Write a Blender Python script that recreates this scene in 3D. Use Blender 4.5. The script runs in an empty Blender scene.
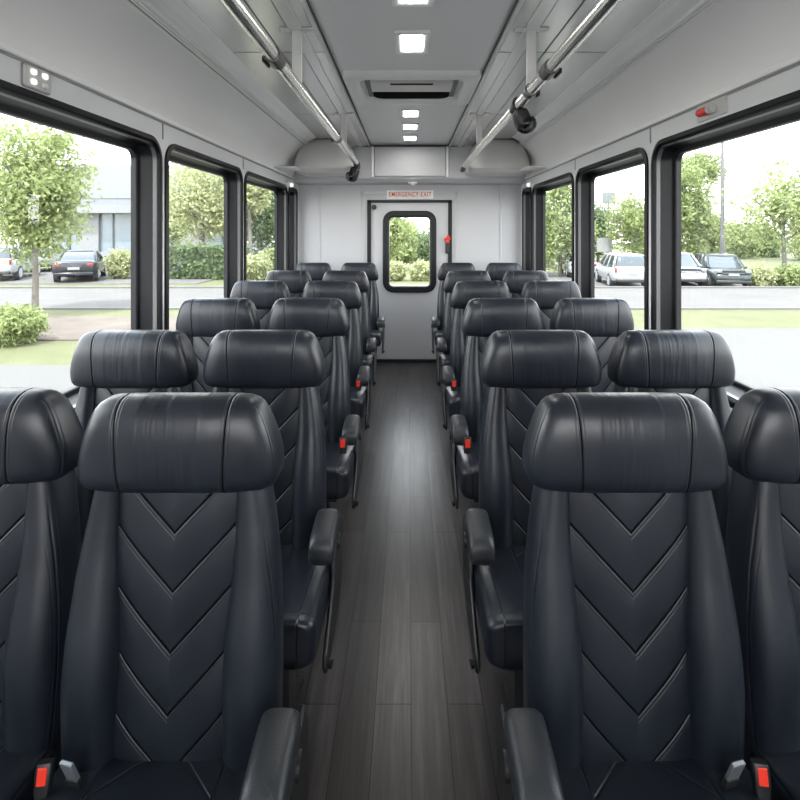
import bpy, bmesh, math, random
import numpy as np
from mathutils import Vector, Matrix

random.seed(7)
rng = np.random.default_rng(11)
S = bpy.context.scene
COL = S.collection
PI = math.pi

# ------------------------------------------------------------------ materials
class NT:
    """small helper for node expressions"""
    def __init__(self, name):
        self.m = bpy.data.materials.new(name)
        self.m.use_nodes = True
        self.t = self.m.node_tree
        self.N = self.t.nodes
        self.b = self.N['Principled BSDF']
        self.out = self.N['Material Output']
    def n(self, typ, **kw):
        nd = self.N.new(typ)
        for k, v in kw.items():
            setattr(nd, k, v)
        return nd
    def put(self, sock, v):
        if isinstance(v, bpy.types.NodeSocket):
            self.t.links.new(v, sock)
        else:
            sock.default_value = v
    def math(self, op, a, b=None, c=None, clamp=False):
        nd = self.n('ShaderNodeMath', operation=op)
        nd.use_clamp = clamp
        self.put(nd.inputs[0], a)
        if b is not None: self.put(nd.inputs[1], b)
        if c is not None: self.put(nd.inputs[2], c)
        return nd.outputs[0]
    def sstep(self, v, a, b, lo=0.0, hi=1.0):
        nd = self.n('ShaderNodeMapRange', interpolation_type='SMOOTHSTEP')
        self.put(nd.inputs['Value'], v)
        nd.inputs['From Min'].default_value = a; nd.inputs['From Max'].default_value = b
        nd.inputs['To Min'].default_value = lo; nd.inputs['To Max'].default_value = hi
        return nd.outputs['Result']
    def obj(self):
        tc = self.n('ShaderNodeTexCoord')
        sp = self.n('ShaderNodeSeparateXYZ')
        self.t.links.new(tc.outputs['Object'], sp.inputs[0])
        return tc.outputs['Object'], sp.outputs[0], sp.outputs[1], sp.outputs[2]
    def noise(self, scale, detail=3.0, vec=None, rough=0.5):
        nd = self.n('ShaderNodeTexNoise')
        nd.inputs['Scale'].default_value = scale
        nd.inputs['Detail'].default_value = detail
        nd.inputs['Roughness'].default_value = rough
        if vec is not None: self.t.links.new(vec, nd.inputs['Vector'])
        return nd.outputs['Fac']
    def mapping(self, vec, scale):
        nd = self.n('ShaderNodeMapping')
        nd.inputs['Scale'].default_value = scale
        self.t.links.new(vec, nd.inputs['Vector'])
        return nd.outputs[0]
    def ramp(self, fac, stops):
        nd = self.n('ShaderNodeValToRGB')
        e = nd.color_ramp.elements
        while len(e) < len(stops): e.new(0.5)
        for i, (p, c) in enumerate(stops):
            e[i].position = p; e[i].color = (*c, 1)
        self.put(nd.inputs[0], fac)
        return nd.outputs[0]
    def bump(self, h, dist=1.0, strength=1.0):
        nd = self.n('ShaderNodeBump')
        nd.inputs['Strength'].default_value = strength
        nd.inputs['Distance'].default_value = dist
        self.put(nd.inputs['Height'], h)
        self.t.links.new(nd.outputs[0], self.b.inputs['Normal'])
    def set(self, **kw):
        for k, v in kw.items():
            self.put(self.b.inputs[k.replace('_', ' ')], v)

def col4(c): return (c[0], c[1], c[2], 1.0)

def plain(name, c, rough=0.5, metal=0.0, var=0.06, scale=6.0, spec=0.5, bump=0.0, bscale=80.0, rvar=0.0, stretch=(1, 1, 1)):
    t = NT(name)
    o, x, y, z = t.obj()
    v = t.mapping(o, stretch)
    f = t.noise(scale, 3.0, v)
    lo = [max(0, k * (1 - var)) for k in c]; hi = [min(1, k * (1 + var)) for k in c]
    t.set(Base_Color=t.ramp(f, [(0.3, lo), (0.7, hi)]), Metallic=metal)
    t.b.inputs['Specular IOR Level'].default_value = spec
    if rvar:
        t.set(Roughness=t.sstep(f, 0.3, 0.7, rough - rvar, rough + rvar))
    else:
        t.set(Roughness=rough)
    if bump:
        t.bump(t.noise(bscale, 2.0, v), dist=bump)
    return t.m

def emis(name, c, strength):
    t = NT(name)
    o, x, y, z = t.obj()
    f = t.noise(25.0, 1.0, o)
    t.set(Base_Color=(0.9, 0.9, 0.9, 1), Emission_Color=t.ramp(f, [(0.2, [k * .97 for k in c]), (0.8, c)]), Emission_Strength=strength)
    return t.m

def groove(t, d, w, depth):
    """height of a seam: -depth at distance 0 rising smoothly to 0 at w"""
    return t.sstep(d, 0.0, w, -depth, 0.0)

LEATHER = (0.0082, 0.0110, 0.0168)
def leather(name, heightfn=None, rough=0.37):
    t = NT(name)
    o, x, y, z = t.obj()
    f = t.noise(9.0, 3.0, o)
    t.set(Base_Color=t.ramp(f, [(0.3, [k * .88 for k in LEATHER]), (0.7, [k * 1.12 for k in LEATHER])]))
    t.set(Roughness=t.sstep(f, 0.25, 0.75, rough - .05, rough + .05))
    t.b.inputs['Specular IOR Level'].default_value = 0.48
    grain = t.math('MULTIPLY', t.noise(420.0, 1.0, o), 0.00008)
    soft = t.math('MULTIPLY', t.noise(9.0, 1.0, o), 0.0016)
    h = t.math('ADD', grain, soft)
    if heightfn:
        hf = heightfn(t, x, y, z)
        if isinstance(hf, tuple):
            hf, seam_shade = hf  # black thread plus painted groove shade: darker, rougher, less glossy along the seams
            t.set(Roughness=t.math('MAXIMUM', t.sstep(f, 0.25, 0.75, rough - .05, rough + .05), t.math('MULTIPLY', seam_shade, .95)))
            t.put(t.b.inputs['Specular IOR Level'], t.math('MULTIPLY_ADD', seam_shade, -.42, .48))
            mx = t.n('ShaderNodeMix', data_type='RGBA')
            t.put(mx.inputs[0], seam_shade); t.t.links.new(t.b.inputs['Base Color'].links[0].from_socket, mx.inputs[6]); mx.inputs[7].default_value = (.0018, .002, .0026, 1)
            t.put(t.b.inputs['Base Color'], mx.outputs[2])
        h = t.math('ADD', h, hf)
    t.bump(h, dist=1.0)
    return t.m

def h_chevron(t, x, y, z):
    ax = t.math('ABSOLUTE', x)
    s = t.math('SUBTRACT', z, t.math('MULTIPLY', ax, 1.05))
    # apexes at z = .845 - .11 k
    u = t.math('FRACT', t.math('DIVIDE', t.math('SUBTRACT', s, 0.882 - 1.1), 0.11))
    d = t.math('MULTIPLY', t.math('MINIMUM', u, t.math('SUBTRACT', 1.0, u)), 0.11 * 0.69)
    g = groove(t, d, 0.0040, 0.0022)
    # stitch row just under every seam
    d2 = t.math('ABSOLUTE', t.math('SUBTRACT', t.math('MULTIPLY', t.math('SUBTRACT', 1.0, u), 0.11 * 0.69), 0.008))
    g2 = groove(t, d2, 0.0014, 0.0004)
    puff = t.math('MULTIPLY', t.math('SINE', t.math('MULTIPLY', u, PI)), 0.0012)
    return t.math('ADD', t.math('ADD', g, g2), puff), t.sstep(d, .0010, .0026, 1.0, 0.0)

def h_headrest(t, x, y, z):
    ax = t.math('ABSOLUTE', x)
    lean = t.math('MULTIPLY', t.math('SUBTRACT', z, 1.05), 0.05)
    d = t.math('ABSOLUTE', t.math('SUBTRACT', t.math('SUBTRACT', ax, lean), 0.105))
    g = groove(t, d, 0.0040, 0.0022)
    d2 = t.math('ABSOLUTE', t.math('SUBTRACT', d, 0.008))
    g2 = groove(t, d2, 0.0014, 0.0004)
    inner = t.sstep(ax, 0.065, 0.100, 1.0, 0.0)
    cb = t.n('ShaderNodeCombineXYZ')
    t.put(cb.inputs[0], t.math('MULTIPLY', x, 62.0)); t.put(cb.inputs[1], t.math('MULTIPLY', z, 4.0))
    wav = t.math('MULTIPLY', t.noise(1.0, 1.0, cb.outputs[0]), t.math('MULTIPLY', inner, 0.0022))
    # seam running round the front edge of the side wings
    e = t.math('ABSOLUTE', t.math('SUBTRACT', y, 0.030))
    side = t.sstep(ax, 0.150, 0.165, 0.0, 1.0)
    g3 = t.math('MULTIPLY', groove(t, e, 0.0035, 0.0012), side)
    e2 = t.math('ABSOLUTE', t.math('SUBTRACT', y, 0.042))
    g4 = t.math('MULTIPLY', groove(t, e2, 0.003, 0.0006), side)
    return t.math('ADD', t.math('ADD', t.math('ADD', g, g2), wav), t.math('ADD', g3, g4)), t.sstep(d, .0008, .0022, 1.0, 0.0)

def h_bolster(t, x, y, z):
    # seam along the outer front edge
    e = t.math('ABSOLUTE', t.math('SUBTRACT', t.math('ADD', y, t.math('MULTIPLY', t.math('SUBTRACT', 0.95, z), 0.080)), 0.028))
    ax = t.math('ABSOLUTE', x)
    side = t.sstep(ax, 0.165, 0.18, 0.0, 1.0)
    a = t.math('MULTIPLY', groove(t, e, 0.0035, 0.0014), side)
    e2 = t.math('ABSOLUTE', t.math('SUBTRACT', e, 0.009))
    b = t.math('MULTIPLY', groove(t, e2, 0.002, 0.0004), side)
    return t.math('ADD', a, b)

def h_cushion(t, x, y, z):
    ax = t.math('ABSOLUTE', x)
    d = t.math('ABSOLUTE', t.math('SUBTRACT', ax, 0.115))
    g = groove(t, d, 0.0040, 0.0022)
    s = t.math('SUBTRACT', y, t.math('MULTIPLY', ax, -1.05))
    u = t.math('FRACT', t.math('DIVIDE', t.math('ADD', s, 2.05), 0.13))
    dv = t.math('MULTIPLY', t.math('MINIMUM', u, t.math('SUBTRACT', 1.0, u)), 0.09)
    inn = t.sstep(ax, 0.108, 0.114, 1.0, 0.0)
    gv = t.math('MULTIPLY', groove(t, dv, 0.0040, 0.0022), inn)
    e = t.math('ABSOLUTE', t.math('SUBTRACT', ax, 0.200))
    g2 = groove(t, e, 0.003, 0.002)
    f = t.math('ABSOLUTE', t.math('ADD', y, 0.352))
    g3 = groove(t, f, 0.003, 0.002)
    return t.math('ADD', t.math('ADD', g, gv), t.math('ADD', g2, g3))

M = {}
M['leather'] = leather('black leather')
M['panel'] = leather('quilted leather', h_chevron)
M['headrest'] = leather('headrest leather', h_headrest)
M['bolster'] = leather('bolster leather', h_bolster)
M['cushion'] = leather('cushion leather', h_cushion)
M['arm'] = plain('armrest rubber', (0.017, 0.019, 0.022), 0.42, bump=0.0006, bscale=300)
M['plastic'] = plain('black plastic', (0.010, 0.010, 0.011), 0.45)
M['frame_black'] = plain('window frame black', (0.0042, 0.0048, 0.0066), 0.40, var=.1, spec=.3)
M['frame_steel'] = plain('grey seat steel', (0.05, 0.05, 0.055), 0.4, 0.6)
M['red'] = plain('red button', (0.75, 0.035, 0.015), 0.35)
M['tongue'] = plain('belt tongue', (0.22, 0.23, 0.25), 0.38, 0.55)
M['strip'] = plain('rubber glint', (0.09, 0.09, 0.09), 0.35, 0.5)  # glint on the window rubber, put in as a lighter grey
M['chrome'] = plain('chrome tube', (0.84, 0.83, 0.81), 0.24, 1.0, var=.01)
M['coupling'] = plain('dark coupling', (0.10, 0.10, 0.10), 0.3, 0.8)
M['bracket'] = plain('painted bracket', (0.55, 0.55, 0.54), 0.45)
M['wall'] = plain('white wall panel', (0.74, 0.745, 0.75), 0.45, var=.02, scale=2, bump=0.001, bscale=10)
M['cove'] = plain('cove laminate', (0.86, 0.85, 0.835), 0.38, var=.03, scale=1.5)
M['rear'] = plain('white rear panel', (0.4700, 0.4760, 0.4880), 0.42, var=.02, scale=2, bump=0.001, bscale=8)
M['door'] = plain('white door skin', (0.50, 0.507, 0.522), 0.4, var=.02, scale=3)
M['seam'] = plain('panel seam', (0.30, 0.30, 0.30), 0.6)
M['dark_seam'] = plain('dark joint', (0.05, 0.05, 0.05), 0.6)
M['ceil'] = plain('ceiling sheet', (0.68, 0.685, 0.69), 0.42, 0.1, var=.01, scale=2)
M['ceil_side'] = plain('brushed aluminium sheet', (0.74, 0.74, 0.735), 0.27, 0.6, var=.01, scale=3)
M['alu'] = plain('aluminium moulding', (0.90, 0.895, 0.88), 0.34, 0.0, var=.05, scale=40, stretch=(1, .05, 1))
M['alu_dark'] = plain('aluminium groove', (0.26, 0.26, 0.25), 0.4, 0.3)
M['vent_grey'] = plain('vent plastic', (0.70, 0.70, 0.69), 0.4, var=.02)
M['recess'] = plain('vent recess', (0.16, 0.165, 0.17), 0.5)
M['slot'] = plain('vent slot black', (0.004, 0.004, 0.004), 0.9, spec=.05)
M['plastic_grey'] = plain('grey moulded plastic', (0.56, 0.555, 0.54), 0.35, var=.03)
M['white_plastic'] = plain('white plastic', (0.80, 0.80, 0.80), 0.35, var=.02)
M['led'] = emis('led diffuser', (1.0, 0.96, 0.91), 9.0)
M['led_rear'] = emis('bright led', (1.0, .97, .93), 9.0)
M['led_dim'] = emis('small led', (1, .98, .95), .14)
M['red_lens'] = plain('red lens', (0.80, 0.03, 0.015), 0.18)
M['sign_white'] = plain('sign white', (0.82, 0.80, 0.76), 0.45)
M['sign_red'] = plain('sign red', (0.62, 0.06, 0.02), 0.5)

def glass_mat(name, tint, rough=0.02, ior=1.45, refl=1.0):
    t = NT(name)
    tr = t.n('ShaderNodeBsdfTransparent'); tr.inputs[0].default_value = col4(tint)
    gl = t.n('ShaderNodeBsdfGlossy'); gl.inputs['Roughness'].default_value = rough
    fr = t.n('ShaderNodeFresnel'); fr.inputs['IOR'].default_value = ior
    mx = t.n('ShaderNodeMixShader')
    o, x, y, z = t.obj()
    k = t.math('MULTIPLY', fr.outputs[0], t.math('MULTIPLY', t.sstep(t.noise(3.0, 1.0, o), 0.3, 0.7, 0.9, 1.0), refl))
    t.put(mx.inputs[0], k)
    t.t.links.new(tr.outputs[0], mx.inputs[1]); t.t.links.new(gl.outputs[0], mx.inputs[2])
    t.t.links.new(mx.outputs[0], t.out.inputs['Surface'])
    return t.m
M['pane'] = glass_mat('window glass', (0.97, 0.98, 0.98), 0.0, 1.3, .12)
M['smoke'] = glass_mat('clear dome', (0.55, 0.57, 0.58), 0.03)
M['car_glass'] = plain('car glass', (0.0250, 0.0320, 0.0380), 0.08, var=.05, spec=.9)

def floor_mat():
    t = NT('vinyl plank floor')
    o, x, y, z = t.obj()
    cb = t.n('ShaderNodeCombineXYZ')
    t.t.links.new(t.math('ADD', y, 10.0), cb.inputs[0]); t.t.links.new(t.math('ADD', x, 5.03), cb.inputs[1])
    br = t.n('ShaderNodeTexBrick')
    t.t.links.new(cb.outputs[0], br.inputs['Vector'])
    br.offset = 0.37; br.offset_frequency = 2
    br.inputs['Scale'].default_value = 1.0
    br.inputs['Brick Width'].default_value = 0.92
    br.inputs['Row Height'].default_value = 0.112
    br.inputs['Mortar Size'].default_value = 0.0018
    br.inputs['Mortar Smooth'].default_value = 0.1
    br.inputs['Bias'].default_value = 0.0
    br.inputs['Color1'].default_value = (0.0, 0, 0, 1)
    br.inputs['Color2'].default_value = (1.0, 1, 1, 1)
    br.inputs['Mortar'].default_value = (.5, .5, .5, 1)
    gv = t.mapping(o, (42.0, 2.2, 1.0))
    grain = t.noise(1.0, 6.0, gv, .62)
    gv2 = t.mapping(o, (150.0, 5.0, 1.0))
    grain2 = t.noise(1.0, 4.0, gv2, .6)
    k = t.math('ADD', t.math('MULTIPLY', grain, 0.6), t.math('MULTIPLY', grain2, 0.25))
    bw = t.n('ShaderNodeRGBToBW'); t.t.links.new(br.outputs['Color'], bw.inputs[0])
    k = t.math('ADD', k, t.math('MULTIPLY', t.math('SUBTRACT', bw.outputs[0], .5), 0.22))
    c = t.ramp(k, [(0.22, (0.013, 0.0115, 0.0112)), (0.5, (0.047, 0.0410, 0.0398)), (0.72, (0.105, 0.093, 0.0895))])
    mx = t.n('ShaderNodeMix', data_type='RGBA')
    t.t.links.new(br.outputs['Fac'], mx.inputs[0])
    t.t.links.new(c, mx.inputs[6]); mx.inputs[7].default_value = (0.006, 0.0055, 0.0055, 1)
    t.put(t.b.inputs['Base Color'], mx.outputs[2])
    t.set(Roughness=t.sstep(k, .2, .7, 0.33, 0.29)); t.b.inputs['Specular IOR Level'].default_value = .42
    h = t.math('ADD', t.math('MULTIPLY', k, 0.0002), t.math('MULTIPLY', br.outputs['Fac'], -0.0005))
    t.bump(h)
    return t.m
M['floor'] = floor_mat()

def two_tone(name, a, b, scale, rough=.9, detail=4):
    t = NT(name)
    o, x, y, z = t.obj()
    f = t.noise(scale, detail, o)
    t.set(Base_Color=t.ramp(f, [(.3, a), (.7, b)]), Roughness=rough)
    t.b.inputs['Specular IOR Level'].default_value = .2
    return t.m
M['grass'] = two_tone('lawn', (0.0769, 0.0812, 0.0394), (0.0976, 0.1015, 0.0525), 1.4)
M['road'] = two_tone('pale asphalt', (0.0867, 0.0822, 0.0775), (0.0978, 0.0931, 0.0886), .6)
M['concrete'] = two_tone('pale concrete', (0.0897, 0.0872, 0.0830), (0.0980, 0.0954, 0.0914), .5)
M['kerb'] = two_tone('kerb', (0.0980, 0.0960, 0.0921), (0.1098, 0.1079, 0.1039), 2)
M['path'] = two_tone('mulch path', (0.0779, 0.0636, 0.0532), (0.1142, 0.0973, 0.0831), 1.1)
M['bark'] = two_tone('bark', (0.100, 0.092, 0.078), (0.150, 0.138, 0.115), 5)
M['bwhite'] = plain('white facade', (0.1560, 0.1606, 0.1652), .7, var=.03, scale=.5)
M['bgrey'] = plain('grey facade', (0.1300, 0.1404, 0.1508), .6, var=.05, scale=.5)
M['bglass'] = plain('facade glass', (0.1430, 0.1755, 0.2015), .15, var=.1, scale=.6)
M['mullion'] = plain('mullion', (0.0550, 0.0630, 0.0700), .5)
M['pole'] = plain('lamp pole', (0.0850, 0.0850, 0.0850), .5)
M['tyre'] = plain('tyre', (0.035, 0.035, 0.037), .8)
M['hub'] = plain('alloy', (0.45, 0.46, 0.47), .35, .6)
M['car_white'] = plain('white car paint', (0.2465, 0.2526, 0.2588), .25, var=.02)
M['car_dark'] = plain('dark car paint', (0.0120, 0.0140, 0.0180), .22, var=.05)
M['car_green'] = plain('dark green car paint', (0.0200, 0.0280, 0.0260), .25, var=.05)
M['lamp_red'] = plain('tail lamp', (0.16, 0.02, 0.02), .2)
M['lamp_clear'] = plain('head lamp', (0.1600, 0.1650, 0.1700), .15)
M['plate'] = plain('number plate', (0.2000, 0.2000, 0.2000), .5)

def leaf_mat(name, a, b):
    t = NT(name)
    o, x, y, z = t.obj()
    f = t.noise(2.3, 3.0, o, .6)
    c = t.ramp(f, [(.3, a), (.68, b)])
    df = t.n('ShaderNodeBsdfDiffuse'); tl = t.n('ShaderNodeBsdfTranslucent'); mx = t.n('ShaderNodeMixShader')
    t.t.links.new(c, df.inputs[0]); t.t.links.new(c, tl.inputs[0]); mx.inputs[0].default_value = .42
    t.t.links.new(df.outputs[0], mx.inputs[1]); t.t.links.new(tl.outputs[0], mx.inputs[2])
    t.t.links.new(mx.outputs[0], t.out.inputs['Surface'])
    return t.m
M['leaf_bright'] = leaf_mat('bright leaves', (0.1593, 0.1954, 0.0740), (0.3084, 0.3582, 0.1663))
M['leaf_mid'] = leaf_mat('mid leaves', (0.1320, 0.1730, 0.0684), (0.2870, 0.3325, 0.1576))
M['leaf_dark'] = leaf_mat('dark leaves', (0.0822, 0.1183, 0.0644), (0.1859, 0.2348, 0.1273))
M['leaf_pale'] = leaf_mat('pale leaves', (0.2459, 0.2664, 0.1289), (0.3839, 0.4053, 0.2379))

# ------------------------------------------------------------------ mesh helpers
class MB:
    def __init__(self):
        self.v = []; self.f = []
    def add(self, vs, fs):
        o = len(self.v)
        self.v += [tuple(p) for p in vs]
        self.f += [tuple(i + o for i in f) for f in fs]
        return self
    def box(self, x0, x1, y0, y1, z0, z1):
        vs = [(x, y, z) for z in (z0, z1) for y in (y0, y1) for x in (x0, x1)]
        return self.add(vs, [(0, 2, 3, 1), (4, 5, 7, 6), (0, 1, 5, 4), (2, 6, 7, 3), (0, 4, 6, 2), (1, 3, 7, 5)])
    def loft(self, rings, closed=False, caps=True):
        n = len(rings[0]); vs = [p for r in rings for p in r]; fs = []
        m = len(rings)
        for i in range(m if closed else m - 1):
            a = i * n; b = ((i + 1) % m) * n
            for j in range(n):
                k = (j + 1) % n
                fs.append((a + j, a + k, b + k, b + j))
        if caps and not closed:
            for r, rev in ((0, True), (m - 1, False)):
                c = [sum(p[q] for p in rings[r]) / n for q in range(3)]
                vs.append(tuple(c)); ci = len(vs) - 1
                for j in range(n):
                    k = (j + 1) % n
                    fs.append((ci, r * n + k, r * n + j) if rev else (ci, r * n + j, r * n + k))
        return self.add(vs, fs)
    def tube(self, pts, r, seg=12):
        pts = [Vector(p) for p in pts]
        rs = r if isinstance(r, (list, tuple)) else [r] * len(pts)
        rings = []
        for i, p in enumerate(pts):
            t = (pts[min(i + 1, len(pts) - 1)] - pts[max(i - 1, 0)]).normalized()
            up = Vector((0, 0, 1)) if abs(t.z) < .9 else Vector((0, 1, 0))
            a = t.cross(up).normalized(); b = a.cross(t)
            rings.append([tuple(p + rs[i] * (math.cos(q) * a + math.sin(q) * b)) for q in (2 * PI * k / seg for k in range(seg))])
        return self.loft(rings)
    def prism(self, outline, axis, a, b):
        """extrude a 2D outline along axis (0,1,2) between a and b"""
        def pt(p, w):
            if axis == 0: return (w, p[0], p[1])
            if axis == 1: return (p[0], w, p[1])
            return (p[0], p[1], w)
        n = len(outline)
        vs = [pt(p, a) for p in outline] + [pt(p, b) for p in outline]
        fs = [tuple(range(n)), tuple(range(2 * n - 1, n - 1, -1))]
        for i in range(n):
            j = (i + 1) % n
            fs.append((i, i + n, j + n, j))
        return self.add(vs, fs)
    def mesh(self, name, angle=40):
        me = bpy.data.meshes.new(name)
        me.from_pydata(self.v, [], self.f)
        bm = bmesh.new(); bm.from_mesh(me)
        bmesh.ops.recalc_face_normals(bm, faces=bm.faces)
        bm.to_mesh(me); bm.free()
        me.polygons.foreach_set('use_smooth', [True] * len(me.polygons))
        me.set_sharp_from_angle(angle=math.radians(angle))
        return me
    def build(self, name, mat, parent=None, bevel=0.0, loc=None, angle=40):
        o = bpy.data.objects.new(name, self.mesh(name, angle))
        o.data.materials.append(M[mat] if isinstance(mat, str) else mat)
        COL.objects.link(o)
        if parent: o.parent = parent
        if loc: o.location = loc
        if bevel:
            b = o.modifiers.new('edge', 'BEVEL'); b.width = bevel; b.segments = 2; b.limit_method = 'ANGLE'
        return o

def sering(cx, cy, rx, ry, n=4.0, N=40):
    """superellipse outline"""
    out = []
    for k in range(N):
        a = 2 * PI * k / N - PI / 2
        c, s = math.cos(a), math.sin(a)
        out.append((cx + rx * math.copysign(abs(c) ** (2 / n), c), cy + ry * math.copysign(abs(s) ** (2 / n), s)))
    return out

def rrect(u0, u1, v0, v1, r, k=8):
    """rounded rectangle outline, counter-clockwise from the (u1,v0) corner"""
    out = []
    for cx, cy, a0 in ((u1 - r, v0 + r, -90), (u1 - r, v1 - r, 0), (u0 + r, v1 - r, 90), (u0 + r, v0 + r, 180)):
        for i in range(k + 1):
            a = math.radians(a0 + 90 * i / k)
            out.append((cx + r * math.cos(a), cy + r * math.sin(a)))
    return out

def rect_like(u0, u1, v0, v1, r, k=8):
    """plain rectangle with the same vertex count as rrect (for the cell round a hole)"""
    out = []
    cs = [((u1 - r, v0), (u1, v0), (u1, v0 + r)), ((u1, v1 - r), (u1, v1), (u1 - r, v1)),
          ((u0 + r, v1), (u0, v1), (u0, v1 - r)), ((u0, v0 + r), (u0, v0), (u0 + r, v0))]
    for a, b, c in cs:
        for i in range(k + 1):
            t = i / k
            p, q, s = (a, b, t * 2) if t <= .5 else (b, c, t * 2 - 1)
            out.append((p[0] + (q[0] - p[0]) * s, p[1] + (q[1] - p[1]) * s))
    return out

def tag(o, label=None, cat=None, group=None, kind=None):
    if label: o['label'] = label
    if cat: o['category'] = cat
    if group: o['group'] = group
    if kind: o['kind'] = kind
    return o

def empty(name, loc=(0, 0, 0), rz=0.0):
    o = bpy.data.objects.new(name, None)
    o.empty_display_size = .1
    COL.objects.link(o); o.location = loc; o.rotation_euler = (0, 0, rz)
    return o

def copy_tree(o, parent=None):
    c = o.copy(); COL.objects.link(c)
    if parent: c.parent = parent
    for ch in list(o.children): copy_tree(ch, c)
    return c

# ------------------------------------------------------------------ the bus shell
F = 519.0; VX, VY, HC = 408.0, 230.0, 1.48
def at(px, py, d):
    return Vector(((px - VX) * d / F, d, HC - (py - VY) * d / F))

XL, XR = -1.23, 1.27
YB, YF = 5.82, -1.3
ZS, ZC = 2.035, 2.39
SILL, HEAD = 0.80, 1.92

def structure(o): o['kind'] = 'structure'; return o

structure(MB().box(XL - .12, XR + .12, YF, YB + .1, -.12, 0).build('floor', 'floor'))

WINS_L = [(.62, 2.568), (2.632, 3.835), (3.90, 5.27), (5.335, 5.735)]
WINS_R = [(.62, 2.680), (2.750, 3.90), (3.975, 5.27), (5.335, 5.735)]
def side_wall(name, X, s):
    """s = -1 left, +1 right; wall thickness goes outwards"""
    mb = MB(); T = .115; WINS = WINS_L if s < 0 else WINS_R
    zc0, zc1 = SILL - .10, ZS
    cuts = [YF] + [(WINS[i][1] + WINS[i + 1][0]) / 2 for i in range(3)] + [YB]
    for (y0, y1), c0, c1 in zip(WINS, cuts[:-1], cuts[1:]):
        r = .10 if y1 - y0 > .6 else .07
        hole = rrect(y0, y1, SILL, HEAD, r); cell = rect_like(c0, c1, zc0, zc1, r)
        rings = [[(X + s * t, p[0], p[1]) for p in ring] for ring, t in ((cell, 0), (hole, 0), (hole, T), (cell, T))]
        mb.loft(rings, closed=True)
    mb.box(min(X, X + s * T), max(X, X + s * T), YF, YB + .1, -.12, zc0)
    mb.box(min(X, X + s * T), max(X, X + s * T), YF, YB + .1, zc1, ZC + .08)
    return structure(mb.build(name, 'wall', angle=25))
side_wall('wall_left', XL, -1); side_wall('wall_right', XR, 1)

def window(idx, X, s, y0, y1):
    T = .115
    r = .10 if y1 - y0 > .6 else .07
    root = empty('window_%d' % idx, (X, (y0 + y1) / 2, SILL)); structure(root)
    ym = (y0 + y1) / 2
    def loop(off, dep):
        rr = max(.02, r - off)
        return [(s * dep, p[0] - ym, p[1] - SILL) for p in rrect(y0 + off, y1 - off, SILL + off, HEAD - off, rr)]
    prof = [(-.012, .0), (-.012, -.010), (.010, -.014), (.016, -.008), (.020, .004), (.030, .070), (.036, .078), (.052, .082), (.056, .088), (.056, .112), (0.001, .112), (0.001, .0)]
    mb = MB().loft([loop(a, b) for a, b in prof], closed=True)
    mb.build('frame', 'frame_black', root, angle=30)
    lp = MB().loft([loop(a, b) for a, b in ((.0195, .0020), (.0235, .0020), (.026, .020), (.0225, .022))], closed=True)
    lp.build('glint_strip', 'strip', root)  # added strip standing in for light caught on the sloped frame rubber
    o = .05
    g = rrect(y0 + o, y1 - o, SILL + o, HEAD - o, .05)
    MB().prism([(p[0] - ym, p[1] - SILL) for p in g], 0, s * .094, s * .099).build('pane', 'pane', root)
    return root
k = 1
for X, s in ((XL, -1), (XR, 1)):
    for y0, y1 in (WINS_L if s < 0 else WINS_R):
        window(k, X, s, y0, y1); k += 1

mb = MB()
cell = rect_like(XL - .115, XR + .115, -.12, ZC + .08, .18, 6); hole = rrect(-1.08, 1.12, .95, 2.08, .18, 6)
mb.loft([[(p[0], y, p[1]) for p in ring] for ring, y in ((cell, YF), (hole, YF), (hole, YF - .1), (cell, YF - .1))], closed=True)
structure(mb.build('wall_front_unseen', 'wall', angle=25))  # unseen wall behind the camera, added to cut daylight from the front
# rear wall with door opening
DX0, DX1, DZ1 = -.435, .470, 1.805
mb = MB()
mb.box(XL - .115, DX0, YB, YB + .1, -.12, ZC + .08)
mb.box(DX1, XR + .115, YB, YB + .1, -.12, ZC + .08)
mb.box(DX0, DX1, YB, YB + .1, DZ1, ZC + .08)
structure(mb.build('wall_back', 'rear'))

door = structure(empty('door_1', ((DX0 + DX1) / 2, YB, 0)))
dx = (DX0 + DX1) / 2
WX0, WX1, WZ0, WZ1 = -.262, .298, .80, 1.675     # rounded window in the door
def dl(p, y): return (p[0] - dx, y, p[1])
cell = rect_like(DX0 + .02, DX1 - .02, .015, DZ1 - .02, .09); hole = rrect(WX0, WX1, WZ0, WZ1, .09)
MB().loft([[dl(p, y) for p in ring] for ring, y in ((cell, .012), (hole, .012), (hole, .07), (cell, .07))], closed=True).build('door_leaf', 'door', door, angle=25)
mb = MB()
mb.box(DX0 - dx - .022, DX0 - dx + .020, -.012, .06, 0, DZ1 + .012)
mb.box(DX1 - dx - .020, DX1 - dx + .022, -.012, .06, 0, DZ1 + .012)
mb.box(DX0 - dx - .022, DX1 - dx + .022, -.012, .06, DZ1 - .02, DZ1 + .012)
mb.box(DX0 - dx, DX1 - dx, -.012, .06, 0, .03)
mb.build('gasket', 'frame_black', door)
def dloop(off, y):
    return [dl(p, y) for p in rrect(WX0 + off, WX1 - off, WZ0 + off, WZ1 - off, max(.03, .10 - off))]
fr = MB().loft([dloop(a, b) for a, b in ((-.02, .012), (-.02, -.012), (-.01, -.018), (.035, -.018), (.05, -.008), (.055, .04), (.055, .075), (0, .075), (0, .012))], closed=True).build('window_frame', 'frame_black', door, angle=30)
MB().prism([(p[0] - dx, p[1]) for p in rrect(WX0 + .05, WX1 - .05, WZ0 + .05, WZ1 - .05, .06)], 1, .05, .055).build('pane', 'pane', fr)
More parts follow.
